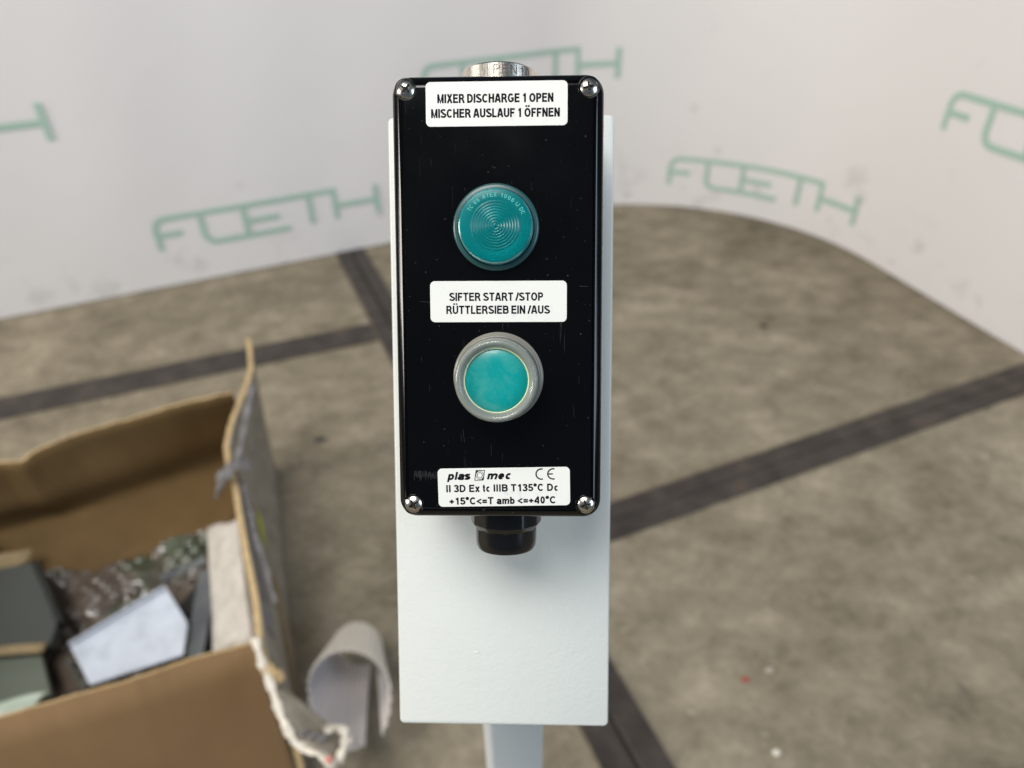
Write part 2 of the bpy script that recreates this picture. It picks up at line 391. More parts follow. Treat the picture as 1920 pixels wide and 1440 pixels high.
# ---------------------------------------------------------------- control station
# frame of the black box face: u right, v up, w towards the viewer, in metres
O_ = Vector((-.00415181, .22907679, 1.22218999)); U_ = Vector((.99907055, -.04296398, -.00348337)); V_ = Vector((.02453503, .50036056, .86546944))
W_ = U_.cross(V_).normalized(); V_ = W_.cross(U_).normalized(); U_ = U_.normalized()
FR = Matrix(((U_.x, V_.x, W_.x, O_.x), (U_.y, V_.y, W_.y, O_.y), (U_.z, V_.z, W_.z, O_.z), (0, 0, 0, 1)))
st = thing('control_station', (-.004, .279, 0), 'black push button box on a tilted white plate with steel post', 'control station')
mm = .001
def fr(u, v, w=0, rz=0.): return FR @ Matrix.Translation((u * mm, v * mm, w * mm)) @ Matrix.Rotation(rz, 4, 'Z')
def rrect(hw, hh, r, n=10):
    P = []
    for cx, cy, a0 in ((hw - r, hh - r, 0), (-hw + r, hh - r, 90), (-hw + r, -hh + r, 180), (hw - r, -hh + r, 270)):
        for k in range(n + 1):
            a = math.radians(a0 + 90 * k / n); P.append((cx + r * math.cos(a), cy + r * math.sin(a)))
    return P
def rloft(name, layers, m, M, smooth_angle=30, parent=st):
    """layers: (half width, half height, corner radius, w) in mm, first and last are capped"""
    V, Fc = [], []; n = None
    for hw, hh, r, w in layers:
        P = rrect(hw, hh, r); n = len(P); V += [(x * mm, y * mm, w * mm) for x, y in P]
    for i in range(len(layers) - 1):
        for k in range(n): a, b = i * n + k, i * n + (k + 1) % n; Fc.append((a, b, b + n, a + n))
    Fc.append(tuple(reversed(range(n)))); Fc.append(tuple((len(layers) - 1) * n + k for k in range(n)))
    return mesh_obj(name, V, Fc, m, parent, M, angle=smooth_angle)
def ins(hw, hh, r, d, w): return (hw - d, hh - d, max(.6, r - d), w)
H_ = (38.25, 81.2, 6.8)
lid = rloft('lid', [ins(*H_, .5, -13.5), ins(*H_, 0, -12.8), ins(*H_, 0, -3.6), ins(*H_, .2, -2.7), ins(*H_, .7, -1.9), ins(*H_, 1.6, -1.1), ins(*H_, 2.5, -.5), ins(*H_, 2.9, -.3),
                    ins(*H_, 3.15, -.65), ins(*H_, 3.5, -.65), ins(*H_, 3.95, -.08), ins(*H_, 4.6, .0)], M_black, FR)
cut_bm = bmesh.new(); SCR = [(-32.9, 76.0, .9), (32.6, 75.9, .15), (-32.6, -75.9, .55), (32.5, -75.8, .3)]
for (u, v_, a) in SCR:
    bmesh.ops.create_cone(cut_bm, cap_ends=True, segments=40, radius1=3.6 * mm, radius2=3.6 * mm, depth=6 * mm, matrix=Matrix.Translation((u * mm, v_ * mm, .2 * mm)))
cutme = bpy.data.meshes.new('cutter'); cut_bm.to_mesh(cutme); cut_bm.free(); cutter = bpy.data.objects.new('cutter', cutme); C.objects.link(cutter); cutter.matrix_basis = FR
md = lid.modifiers.new('wells', 'BOOLEAN'); md.object = cutter; md.operation = 'DIFFERENCE'; md.solver = 'EXACT'
bpy.context.view_layer.update()
newme = bpy.data.meshes.new_from_object(lid.evaluated_get(bpy.context.evaluated_depsgraph_get())); lid.modifiers.clear(); lid.data = newme
lid.data.set_sharp_from_angle(angle=math.radians(30)); bpy.data.objects.remove(cutter)
rloft('housing', [ins(*H_, 2.0, -58), ins(*H_, 1.0, -57), ins(*H_, .9, -14.4), ins(*H_, 1.2, -13.6)], M_black, FR)
rloft('gasket', [ins(*H_, .45, -14.0), ins(*H_, .45, -13.3)], M_gland, FR)

# screws: pan head with cross recess, seated in a ringed well
def torus(name, R, r, m, M, parent=st, n=48, k=10):
    V, Fc = [], []
    for i in range(n):
        a = 2 * math.pi * i / n
        for j in range(k):
            b = 2 * math.pi * j / k; rr = R + r * math.cos(b); V.append((rr * math.cos(a) * mm, rr * math.sin(a) * mm, r * math.sin(b) * mm))
    for i in range(n):
        for j in range(k): Fc.append((i * k + j, ((i + 1) % n) * k + j, ((i + 1) % n) * k + (j + 1) % k, i * k + (j + 1) % k))
    return mesh_obj(name, V, Fc, m, parent, M, smooth=True)
for (u, v_, a) in SCR:
    sph = lambda r_: 5.0 * math.cos(math.asin(min(1, r_ / 5.0))) - 4.05
    hd = lathe('screw', [(max(r_, 1e-4) * mm, sph(r_) * mm) for r_ in (0, .5, 1, 1.5, 2, 2.4, 2.75, 3.0, 3.2)] + [(3.36 * mm, -.35 * mm), (3.36 * mm, -2.4 * mm)], M_screw, st, fr(u, v_, -.35, a), 48, 50, capt=True)
    # cross recess: cut into the crown, its shade painted as a dark insert
    out_ = []
    for q in range(4):
        c1, s1 = math.cos(q * math.pi / 2), math.sin(q * math.pi / 2)
        for x, y in ((.66, -.46), (1.4, -.42), (2.3, -.26), (2.3, .26), (1.4, .42), (.66, .46)): out_.append((x * c1 - y * s1, x * s1 + y * c1))
    k_ = len(out_)
    def cross(z0, z1, k0, k1): return [(x * k0 * mm, y * k0 * mm, z0 * mm) for x, y in out_] + [(x * k1 * mm, y * k1 * mm, z1 * mm) for x, y in out_], [(i, (i + 1) % k_, k_ + (i + 1) % k_, k_ + i) for i in range(k_)] + [tuple(reversed(range(k_))), tuple(range(k_, 2 * k_))]
    V, Fc = cross(-.9, 1.6, .45, 1.35); cu_ = mesh_obj('cutter', V, Fc, M_recess_shade, None, fr(u, v_, -.35, a))
    hd.data.polygons[0].use_smooth = True
    md = hd.modifiers.new('drive', 'BOOLEAN'); md.object = cu_; md.operation = 'DIFFERENCE'; md.solver = 'EXACT'; bpy.context.view_layer.update()
    me_ = bpy.data.meshes.new_from_object(hd.evaluated_get(bpy.context.evaluated_depsgraph_get())); hd.modifiers.clear(); hd.data = me_; bpy.data.objects.remove(cu_)
    me_.set_sharp_from_angle(angle=math.radians(40))
    V, Fc = cross(-.5, .05, .40, .62); mesh_obj('recess_shade_insert', V, Fc, M_recess_shade, hd, fr(u, v_, -.35, a))
    torus('well_rim', 3.78, .2, M_black, fr(u, v_, -.12))

# --- indicator lamp
cu, cv = -.65, 27.1
lathe('lamp_flange', [(15.6 * mm, -.3 * mm), (15.6 * mm, 1.2 * mm), (15.3 * mm, 1.75 * mm), (14.8 * mm, 2.0 * mm), (13.9 * mm, 2.1 * mm), (13.6 * mm, 1.4 * mm)], M_flange, st, fr(cu, cv), 96)
prof = [(0.00001 * mm, 6.0 * mm)]
r = .35
while r < 9.3:
    prof += [(r * mm, (6.0 + .30 * (1 - (r / 10) ** 2)) * mm + .17 * mm), ((r + .62) * mm, (6.0 + .30 * (1 - (r / 10) ** 2)) * mm - .11 * mm)]; r += 1.0
prof += [(9.6 * mm, 6.0 * mm), (12.2 * mm, 5.85 * mm), (12.8 * mm, 5.6 * mm), (13.2 * mm, 5.1 * mm), (13.45 * mm, 4.2 * mm), (13.6 * mm, 1.4 * mm)]
lens = lathe('lamp_lens', prof, M_lens, st, fr(cu, cv), 96, angle=22)

lathe('lens_bright_backing', [(13.2 * mm, .1 * mm), (12.9 * mm, 4.4 * mm), (12.4 * mm, 4.7 * mm), (10.8 * mm, 3.4 * mm), (7.5 * mm, 2.0 * mm), (5.0 * mm, 1.2 * mm)], M_lens_bright, st, fr(cu, cv), 64, 50)  # added bright backing, lightens the edge of the lens
lathe('lens_dark_core', [(8.6 * mm, .5 * mm), (8.2 * mm, 2.4 * mm), (5.4 * mm, 3.6 * mm), (2.2 * mm, 4.2 * mm), (.001 * mm, 4.3 * mm)], M_core, st, fr(cu, cv), 48, 50)  # added dark core, shades the middle of the lens
# --- push button under a clear silicone cap
bu, bv = -.1, -27.4
lathe('button_collar', [(12.6 * mm, -.2 * mm), (12.6 * mm, 9.5 * mm), (11.4 * mm, 9.5 * mm)], M_collar, st, fr(bu, bv), 64)
lathe('cap_skirt', [(16.6 * mm, -.2 * mm), (16.7 * mm, .7 * mm), (16.5 * mm, 1.3 * mm), (16.0 * mm, 1.55 * mm), (15.6 * mm, 1.8 * mm), (15.45 * mm, 2.4 * mm), (15.75 * mm, 3.0 * mm), (15.7 * mm, 3.9 * mm), (15.2 * mm, 4.3 * mm), (12.9 * mm, 4.3 * mm)], M_silicone_back, st, fr(bu, bv), 96, angle=60)
lathe('clear_cap', [(15.1 * mm, 4.32 * mm), (15.2 * mm, 6 * mm), (15.15 * mm, 10.5 * mm), (14.95 * mm, 13.6 * mm), (14.6 * mm, 15.4 * mm), (14.0 * mm, 16.4 * mm), (13.3 * mm, 16.6 * mm), (12.5 * mm, 16.1 * mm), (11.8 * mm, 15.0 * mm), (11.35 * mm, 14.2 * mm), (11.3 * mm, 12.5 * mm), (12.9 * mm, 12.4 * mm), (13.2 * mm, 5 * mm)], M_silicone, st, fr(bu, bv), 96, angle=75)
torus('cap_lip', 11.35, .27, M_lip, fr(bu, bv, 14.3), n=72)
lathe('button_face', [(0.00001 * mm, 14.15 * mm), (6 * mm, 14.12 * mm), (10.6 * mm, 14.0 * mm), (11.25 * mm, 13.6 * mm), (11.25 * mm, 9.6 * mm)], M_teal, st, fr(bu, bv), 96)

# --- stroke lettering, cap height 1
def arc(cx, cy, rx, ry, a0, a1, n=16): return [(cx + rx * math.cos(math.radians(a0 + (a1 - a0) * k / n)), cy + ry * math.sin(math.radians(a0 + (a1 - a0) * k / n))) for k in range(n + 1)]
def glyphs(t):
    h = t / 2; hi = 1 - h; G = {}
    b = lambda *s: list(s)
    G['A'] = (.70, b([(h * .7, 0), (.35 - h * .45, .97)], [(.35 - h * 1.1, 1 - h), (.35 + h * 1.1, 1 - h)], [(.35 + h * .45, .97), (.70 - h * .7, 0)], [(.14, .30), (.56, .30)]))
    G['B'] = (.66, b([(h, 0), (h, 1)], [(h, hi), (.38, hi)] + arc(.38, (.53 + hi) / 2, .19, (hi - .53) / 2, 90, -90, 10) + [(h, .53)], [(.38, .53)] + arc(.38, (.53 + h) / 2, .22, (.53 - h) / 2, 90, -90, 10) + [(h, h)]))
    G['C'] = (.70, b(arc(.37, .5, .37 - h, .5 - h, 42, 318, 24)))
    G['D'] = (.70, b([(h, 0), (h, 1)], [(h, hi), (.30, hi)] + arc(.30, .5, .40 - h, .5 - h, 90, -90, 16) + [(h, h)]))
    G['E'] = (.61, b([(h, 0), (h, 1)], [(h, hi), (.60, hi)], [(h, .53), (.56, .53)], [(h, h), (.61, h)]))
    G['F'] = (.57, b([(h, 0), (h, 1)], [(h, hi), (.57, hi)], [(h, .50), (.50, .50)]))
    G['G'] = (.74, b(arc(.38, .5, .38 - h, .5 - h, 42, 318, 24), [(.40, .46), (.735, .46)], [(.735 - h, .46), (.735 - h, .14)]))
    G['H'] = (.67, b([(h, 0), (h, 1)], [(.67 - h, 0), (.67 - h, 1)], [(h, .53), (.67 - h, .53)]))
    G['I'] = (t, b([(h, 0), (h, 1)]))
    G['L'] = (.54, b([(h, 0), (h, 1)], [(h, h), (.54, h)]))
    G['M'] = (.78, b([(h, 0), (h, 1)], [(.78 - h, 0), (.78 - h, 1)], [(h, 1 - h * .3), (.39, h * .7), (.78 - h, 1 - h * .3)]))
    G['N'] = (.67, b([(h, 0), (h, 1)], [(.67 - h, 0), (.67 - h, 1)], [(h * .9, .98), (.67 - h * .9, .02)]))
    G['O'] = (.75, b(arc(.375, .5, .375 - h, .5 - h, 90, 450, 28)))
    G['P'] = (.62, b([(h, 0), (h, 1)], [(h, hi), (.36, hi)] + arc(.36, (.46 + hi) / 2, .26 - h, (hi - .46) / 2, 90, -90, 12) + [(h, .46)]))
    G['R'] = (.68, b([(h, 0), (h, 1)], [(h, hi), (.38, hi)] + arc(.38, (.49 + hi) / 2, .26 - h, (hi - .49) / 2, 90, -90, 12) + [(h, .49)], [(.36, .49), (.48, .36), (.66 - h * .3, 0)]))
    G['S'] = (.64, b(arc(.32, .735, .27 - h * .3, .265 - h, 20, 270, 16)[:-1] + arc(.32, .28, .30 - h * .3, .28 - h, 90, -165, 16)))
    G['T'] = (.62, b([(.31, 0), (.31, 1)], [(0, hi), (.62, hi)]))
    G['U'] = (.67, b([(h, 1), (h, .36)] + arc(.335, .34, .335 - h, .34 - h, 180, 360, 14) + [(.67 - h, 1)]))
    G['X'] = (.66, b([(h * .7, 0), (.66 - h * 1.0, 1)], [(h * 1.0, 1), (.66 - h * .7, 0)]))
    dots = lambda w: [[(w / 2 - .15, 1.10), (w / 2 - .15, 1.10 + t * .95)], [(w / 2 + .15, 1.10), (w / 2 + .15, 1.10 + t * .95)]]
    G['Ö'] = (.75, G['O'][1] + dots(.75)); G['Ü'] = (.67, G['U'][1] + dots(.67))
    G['1'] = (.50, b([(.32, 0), (.32, 1)], [(.34, .93), (.24, .80), (.10, .73)]))
    G['3'] = (.52, b(arc(.25, .735, .20, .265 - h, 165, -80, 14) + [(.20, .53)], arc(.25, .285, .24 - h * .2, .285 - h, 85, -165, 16)))
    G['4'] = (.54, b([(.42, 0), (.42, 1)], [(.43, .98), (.04, .30)], [(0, .27), (.54, .27)]))
    G['5'] = (.52, b([(.48, hi), (.13, hi), (.08, .50)], arc(.25, .33, .25 - h * .3, .33 - h, 140, -160, 18)))
    G['0'] = (.52, b(arc(.26, .5, .26 - h, .5 - h, 90, 450, 24)))
    G['6'] = (.52, b(arc(.26, .32, .26 - h, .32 - h, 90, 450, 20), arc(.34, .5, .34 - h, .5 - h, 60, 180, 10)))
    x = .735
    G['x'] = (.46, b([(.04, 0), (.42, x)], [(.04, x), (.42, 0)]))
    G['t'] = (.26, b([(.13, .95), (.13, .14), (.17, h), (.26, h)], [(0, x - h), (.26, x - h)]))
    G['c'] = (.46, b(arc(.25, x / 2, .25 - h, x / 2 - h, 45, 315, 18)))
    G['e'] = (.50, b(arc(.25, x / 2, .25 - h, x / 2 - h, 0, 320, 20), [(h, x / 2), (.50 - h * .3, x / 2)]))
    G['a'] = (.48, b([(.03, .55)] + arc(.24, .52, .18, x - h - .52, 165, 0, 10) + [(.42, .12), (.48, 0)], [(.42, .42), (.24, .38)] + arc(.21, .21, .16, .21 - h, 90, 270, 10) + [(.32, .09), (.42, .2)]))
    G['m'] = (.76, b([(h, 0), (h, x)], [(h, .45)] + arc(.235, .47, .235 - h, x - h - .47, 180, 0, 10) + [(.41 - h * .5, 0)], [(.41 - h * .5, .45)] + arc(.56, .47, .20 - h * .4, x - h - .47, 180, 0, 10) + [(.76 - h, 0)]))
    G['b'] = (.51, b([(h, 0), (h, 1)], arc(.265, x / 2, .245 - h * .8, x / 2 - h, 160, -160, 18)))
    G['p'] = (.51, b([(h, -.26), (h, x)], arc(.265, x / 2, .245 - h * .8, x / 2 - h, 160, -160, 18)))
    G['l'] = (t, b([(h, 0), (h, 1)]))
    G['s'] = (.44, b(arc(.22, .54, .17, x - h - .54, 20, 270, 10)[:-1] + arc(.22, .22, .18, .22 - h, 80, -165, 10)))
    G['°'] = (.30, b(arc(.15, .85, .11, .12, 90, 450, 14)))
    G['<'] = (.50, b([(.48, .72), (.03, .42), (.48, .12)])); G['='] = (.50, b([(0, .55), (.50, .55)], [(0, .28), (.50, .28)]))
    G['+'] = (.50, b([(0, .42), (.50, .42)], [(.25, .14), (.25, .70)])); G['/'] = (.28, b([(.0, 0), (.28, 1)]))
    G[' '] = (.16, []); return G
def text_mesh(items, parent_name='lettering'):
    """items: (string, x0, x1, baseline, cap height, stroke, gap, slant) in mm -> verts, faces"""
    words = []; V, Fc = [], []
    for s, x0, x1, yb, hc, tk, gap, sl in items:
        G = glyphs(tk); tot = sum(G[c][0] for c in s) + gap * (len(s) - 1); k = (x1 - x0) / tot; x = 0
        for ch in s:
            if ch == ' ' and V: words.append((V, Fc)); V, Fc = [], []
            w, strokes = G[ch]
            for q, stp in enumerate(strokes):
                # widths stay even although the letters are condensed: offset in the condensed space
                P = [((x + px_) * k, py_ * hc) for px_, py_ in stp]; wd = tk * hc * (.45 + .55 * k / hc)
                rb = ribbon(P, wd); b0 = len(V); zz = (.02 + .0035 * q)
                for a, b in rb:
                    for p in (a, b): V.append(((x0 + p[0] + sl * p[1]) * mm, (yb + p[1]) * mm, zz * mm))
                for i in range(len(rb) - 1): kq = b0 + 2 * i; Fc.append((kq, kq + 1, kq + 3, kq + 2))
            x += w + gap
    return words + [(V, Fc)]
def sticker(u, v_, w_, h_, rz, items, label, extra=None):
    M = fr(u, v_, 0, rz)
    s = rloft('label_sticker', [(w_ / 2, h_ / 2, 1.7, -.02), (w_ / 2, h_ / 2, 1.7, .14), (w_ / 2 - .08, h_ / 2 - .08, 1.62, .19)], M_sticker, M, 20)
    s['label'] = label
    for it in items:
        for V, Fc in text_mesh([it]):
            mesh_obj('printed_word', [(a, b, c + .19 * mm) for a, b, c in V], Fc, M_ink, s, M)
    if extra: extra(s, M)
    return s
sticker(-.3, 70.6, 50.7, 15.5, .0, [('MIXER DISCHARGE 1 OPEN', -21.2, 20.3, .35, 3.15, .215, .085, 0), ('MISCHER AUSLAUF 1 ÖFFNEN', -23.5, 22.6, -4.75, 3.15, .215, .085, 0)], 'white sticker reading MIXER DISCHARGE 1 OPEN')
sticker(0, .4, 50.1, 15.0, .0, [('SIFTER START /STOP', -18.0, 16.4, .25, 3.05, .20, .095, 0), ('RÜTTLERSIEB EIN /AUS', -19.2, 18.8, -4.5, 3.05, .20, .095, 0)], 'white sticker reading SIFTER START /STOP')
def logo(s, M):
    V, Fc = [], []
    def add(pts, w, z=.025):
        rb = ribbon(pts, w); b0 = len(V)
        for a, b in rb:
            for p in (a, b): V.append((p[0] * mm, p[1] * mm, (z + .19) * mm))
        for i in range(len(rb) - 1): k = b0 + 2 * i; Fc.append((k, k + 1, k + 3, k + 2))
    sl = .16
    sq = lambda x0, y0, x1, y1: [(x0 + sl * 0, y0), (x1, y0), (x1 + sl * (y1 - y0), y1), (x0 + sl * (y1 - y0), y1), (x0, y0)]
    add(sq(-10.9, 2.75, -7.7, 6.5), .28)
    add([(-8.95 + .95 * math.cos(a / 10 * math.pi), 4.62 + 1.05 * math.sin(a / 10 * math.pi)) for a in range(21)], .22, .03)
    add([(-8.95 + 1.45 * math.cos(a / 10 * math.pi), 4.62 + 1.6 * math.sin(a / 10 * math.pi)) for a in range(21)], .16, .033)
    for x, y, dx, dy in ((-10.5, 5.6, .8, .8), (-8.2, 2.9, .8, .8)): add([(x, y), (x + dx, y + dy)], .45, .037)
    # two rounded letters of the conformity mark
    add(arc(14.2, 4.75, 2.0, 1.95, 75, 285, 20), .5); add(arc(18.6, 4.75, 2.0, 1.95, 75, 285, 20), .5, .028); add([(16.75, 4.75), (18.5, 4.75)], .5, .031)
    mesh_obj('logo', V, Fc, M_ink, s, M)
sticker(1.7, -68.95, 49.7, 14.7, math.radians(1.1), [('II 3D Ex tc IIIB T135°C Dc', -21.8, 20.4, -1.75, 2.8, .20, .12, 0), ('+15°C<=T amb <=+40°C', -20.7, 19.5, -6.55, 2.75, .20, .11, 0),
        ('plas', -21.3, -12.9, 3.0, 3.05, .205, .07, .25), ('mec', -6.4, 2.6, 3.0, 3.05, .205, .07, .25)], 'white sticker with T135°C rating text and a small square logo', logo)

# raised lettering round the lamp lens
def ring_text(name, s, radius, hc, tk, a_mid, spread, parent, M, m, z, inward=False):
    G = glyphs(tk); gap = .18; tot = sum(G[c][0] for c in s) + gap * (len(s) - 1); kx = math.radians(spread) * radius / tot; x = 0; V, Fc = [], []
    for ch in s:
        w, strokes = G[ch]
        for q, stp in enumerate(strokes):
            rb = ribbon([((x + a) * kx, b * hc) for a, b in stp], tk * hc); b0 = len(V)
            for pr in rb:
                for p in pr:
                    th = math.radians(a_mid + spread / 2) - p[0] / radius; R_ = radius + p[1]
                    V.append((R_ * math.cos(th) * mm, R_ * math.sin(th) * mm, (z + .003 * q) * mm))
            for i in range(len(rb) - 1): k = b0 + 2 * i; Fc.append((k, k + 1, k + 3, k + 2))
        x += w + gap
    return mesh_obj(name, V, Fc, m, parent, M)
for w_, am, sp_ in (('TC', 145, 11), ('05', 128, 12), ('ATEX', 101, 28), ('1006', 66, 28), ('U', 43, 7), ('DC', 28, 12)):
    ring_text('raised_word', w_, 10.1, 1.45, .17, am, sp_, lens, fr(cu, cv), M_lenstext, 6.04)

# scuff patch on the lid left of the lowest sticker, and fine scratches
V, Fc = [], []
for i in range(90):
    x = -32.5 + 8.8 * (i / 90) + random.uniform(-.3, .3); y = -63.6 + random.uniform(-1.0, .8) ; L = random.uniform(.4, 2.2) * (1.3 - abs(i / 90 - .4)); w = random.uniform(.06, .3); b0 = len(V)
    for p in ((x, y), (x + w, y), (x + w + .1, y - L), (x + .1, y - L)): V.append((p[0] * mm, p[1] * mm, (.012 + i * .0006) * mm))
    Fc.append((b0 + 3, b0 + 2, b0 + 1, b0))
for (x, y, L, w) in [(-14.4, -49, 2.6, .16), (-13.6, -47.2, 3.0, .18), (-13.2, -50, 2.0, .14), (-2, 49, .7, .2), (29.5, 6, .2, 3.2), (-29, .6, .18, 5.2), (3.5, 43.2, 1.6, .12), (5, 43.5, 1.0, .12), (12.2, 41.6, 1.4, .1), (-12, 41.4, 1.2, .1), (27.6, -38, 4.5, .1), (29.5, -27, 3.0, .1), (-28.8, -20, 1.5, .12), (-26, -30, 3, .1)]:
    b0 = len(V)
    for p in ((x, y), (x + w, y - w * .06), (x + w + L * .06, y - L - w * .06), (x + L * .06, y - L)): V.append((p[0] * mm, p[1] * mm, .014 * mm))
    Fc.append((b0 + 3, b0 + 2, b0 + 1, b0))
mesh_obj('scratch_marks', V, Fc, M_scuff, lid, FR)['kind'] = 'stuff'

# --- blanking plug above and cable gland below, axes along v
AX = FR @ Matrix.Translation((0, 0, -28 * mm)) @ Matrix.Rotation(-math.pi / 2, 4, 'X')      # local +Z = box up
plug = lathe('metal_plug', [(13.9 * mm, 79 * mm), (13.9 * mm, 81 * mm), (14.9 * mm, 81.2 * mm), (14.9 * mm, 89.3 * mm), (14.5 * mm, 89.8 * mm), (.001 * mm, 89.8 * mm)], M_brass, st, AX @ Matrix.Translation((-.6 * mm, 0, 0)), 72, 30)
G = glyphs(.13)
for word, ang0 in (('PEN', -96), ('10', -56)):
    x = 0; V, Fc = [], []
    for ch in word:
        w, strokes = G[ch]
        for q, stp in enumerate(strokes):
            rb = ribbon([((x + a) * 4.0, b * 3.3) for a, b in stp], .36); b0 = len(V)
            for pr in rb:
                for p in pr:
                    th = math.radians(ang0) + p[0] / 14.9; V.append((14.94 * math.cos(th) * mm, 14.94 * math.sin(th) * mm, (85.4 + p[1]) * mm))
            for i in range(len(rb) - 1): k = b0 + 2 * i; Fc.append((k, k + 1, k + 3, k + 2))
        x += w + .2
    mesh_obj('engraved_lettering', V, Fc, M_engrave, plug, AX @ Matrix.Translation((-.6 * mm, 0, 0)))
gm = AX @ Matrix.Translation((1.3 * mm, 0, 0))
def flute(r_, a, w): return r_ * (1 - .022 * abs(math.sin(6 * a)))
gl = lathe('cable_gland', [(14.6 * mm, -79 * mm), (14.6 * mm, -90.0 * mm), (12.7 * mm, -92.6 * mm)], M_gland, st, gm, 120, 20, flute)
lathe('dome_nut', [(12.7 * mm, -92.4 * mm), (12.6 * mm, -97.5 * mm), (12.35 * mm, -100 * mm), (11.6 * mm, -101.3 * mm), (9.0 * mm, -101.8 * mm), (8.2 * mm, -101.5 * mm), (8.0 * mm, -96 * mm), (.001 * mm, -96 * mm)], M_gland, gl, gm, 96, 40)

# --- mounting plate and post
PW, PH, PT = 99.2, 281.0, 4.0
rloft('mounting_plate', [(PW / 2 - .9, PH / 2 - .9, 1.6, -PT), (PW / 2, PH / 2, 2.2, -PT + .9), (PW / 2, PH / 2, 2.2, -.9), (PW / 2 - .3, PH / 2 - .3, 2.0, -.28), (PW / 2 - .9, PH / 2 - .9, 1.6, 0)], M_powder, fr(-1.65, -58.6, -58.05), 60)
# folded stiffening returns behind the plate
for sx in (-1, 1):
    rloft('folded_edge', [(1.2, PH / 2 - 4, .8, -22), (1.2, PH / 2 - 4, .8, -PT + .2)], M_powder, fr(-1.65 + sx * (PW / 2 - 1.6), -58.6, -58.05))
# small paint nib on the plate
nib = bmesh.new(); bmesh.ops.create_icosphere(nib, subdivisions=2, radius=.9 * mm)
for vv in nib.verts: vv.co.z *= .35; vv.co.x *= 1.5; vv.co.y *= .45
bm_obj('paint_nib', nib, M_powder, st, fr(-14.0, -163.0, -58.0, -.1), smooth=True)
a_ = math.radians(10); w_ = .0402; c0 = Vector((-.0238, .2593, 0)); ex = Vector((math.cos(a_), math.sin(a_), 0)); ey = Vector((-math.sin(a_), math.cos(a_), 0))
bk = O_ - W_ * (.05805 + PT * mm + .0006)
def post_ring(inset):
    P = []; r = .004 - inset
    for cx, cy, a0 in ((w_ - .004, w_ - .004, 0), (.004, w_ - .004, 90), (.004, .004, 180), (w_ - .004, .004, 270)):
        for k in range(5):
            aa = math.radians(a0 + 22.5 * k); P.append(c0 + ex * (cx + r * math.cos(aa)) + ey * (cy + r * math.sin(aa)))
    return P
P = post_ring(0); n = len(P); V = [(p.x, p.y, .008) for p in P]
for p in P:
    # height where this corner meets the back of the leaning plate
    z = bk.z - (W_.x * (p.x - bk.x) + W_.y * (p.y - bk.y)) / W_.z; V.append((p.x, p.y, min(z, 1.16)))
Fc = [(k, (k + 1) % n, n + (k + 1) % n, n + k) for k in range(n)] + [tuple(reversed(range(n))), tuple(n + k for k in range(n))]
post = mesh_obj('post', V, Fc, M_post, st, _I, angle=40); 
pc = c0 + ex * w_ / 2 + ey * w_ / 2
bm = bmesh.new(); bmesh.ops.create_cube(bm, size=1, matrix=Matrix.Translation((pc.x, pc.y, .0045)) @ Matrix.Rotation(a_, 4, 'Z') @ Matrix.Diagonal((.20, .20, .008, 1)))
bmesh.ops.bevel(bm, geom=bm.edges[:], offset=.0015, segments=2, affect='EDGES'); bp = bm_obj('base_plate', bm, M_post, st, _I)

# ---------------------------------------------------------------- torn carton
HB = .33
nR, fR = Vector((-.433, .713, 0)), Vector((-.668, 1.440, 0)); dN = Vector((-.951, -.309, 0)); WB = .78
nRb = on_plane(574, 1510, 0); nLb = nRb + dN * .78
nL, fL = nR + dN * WB, on_plane(-330, 945, HB); fL.z = 0
ct = thing('cardboard_box', ((nR + fL) / 2), 'large torn open brown cardboard box holding metal parts and bubble wrap', 'box')
def jit(P, amp, k=1.0):
    n = len(P); o = np.cumsum(rng.normal(0, 1, n)); o -= np.linspace(o[0], o[-1], n); o = o / (np.abs(o).max() + 1e-9)
    return o * amp + rng.normal(0, amp * .25 * k, n)
# near panel: plain kraft outside, follows the picture's top edge
top = polyline([nL + Vector((0, 0, HB)), on_plane(0, 1341, HB), on_plane(120, 1308, HB), on_plane(240, 1275, HB), on_plane(352, 1236, HB), on_plane(478, 1203, HB)], 90)
top[:, 2] += jit(top, .0028) * 1.0
rows = 7; g = []
for i in range(len(top)):
    t_ = i / (len(top) - 1); base_ = np.array(nLb.lerp(nRb, t_)); 
    g.append([lerp(base_, top[i], (k / (rows - 1)) ** .9) + np.array([.003, -.009, 0]) * math.sin(math.pi * k / (rows - 1)) * math.sin(math.pi * t_) for k in range(rows)])
slab('side_panel', g, .007, (M_cardout, M_card_shaded, M_cardedge), ct, flip=False)
# far panel with a horizontal crease and a torn step in its edge
top = polyline([fL + Vector((0, 0, HB)), on_plane(0, 864, HB), on_plane(42, 864, HB - .003), on_plane(60, 848, HB + .004), on_plane(95, 833, HB + .008), on_plane(130, 820, HB), on_plane(250, 785, HB), on_plane(350, 752, HB), on_plane(434, 733, HB)], 100)
top[:, 2] += jit(top, .003)
rows = 14; g = []
for i in range(len(top)):
    t_ = i / (len(top) - 1); base_ = np.array(fL.lerp(fR, t_)); row = []
    for k in range(rows):
        q = k / (rows - 1); p = lerp(base_, top[i], q)
        bul = .022 * max(0, 1 - abs(q - .62) / .16) * (1 - t_) - .012 * max(0, 1 - abs(q - .42) / .08) + .006 * math.sin(9 * t_ + 5 * q)
        row.append(p + np.array([.35, -.93, 0]) * bul)
    g.append(row)
slab('side_panel', g, .007, (M_card_shaded, M_grey, M_cardedge), ct, flip=False)
# left panel, outside the picture
g = [[np.array(nL.lerp(fL, i / 12)) + np.array([0, 0, HB * k / 4]) for k in range(5)] for i in range(13)]
slab('side_panel', g, .007, (M_card_shaded, M_grey, M_cardedge), ct, flip=True)
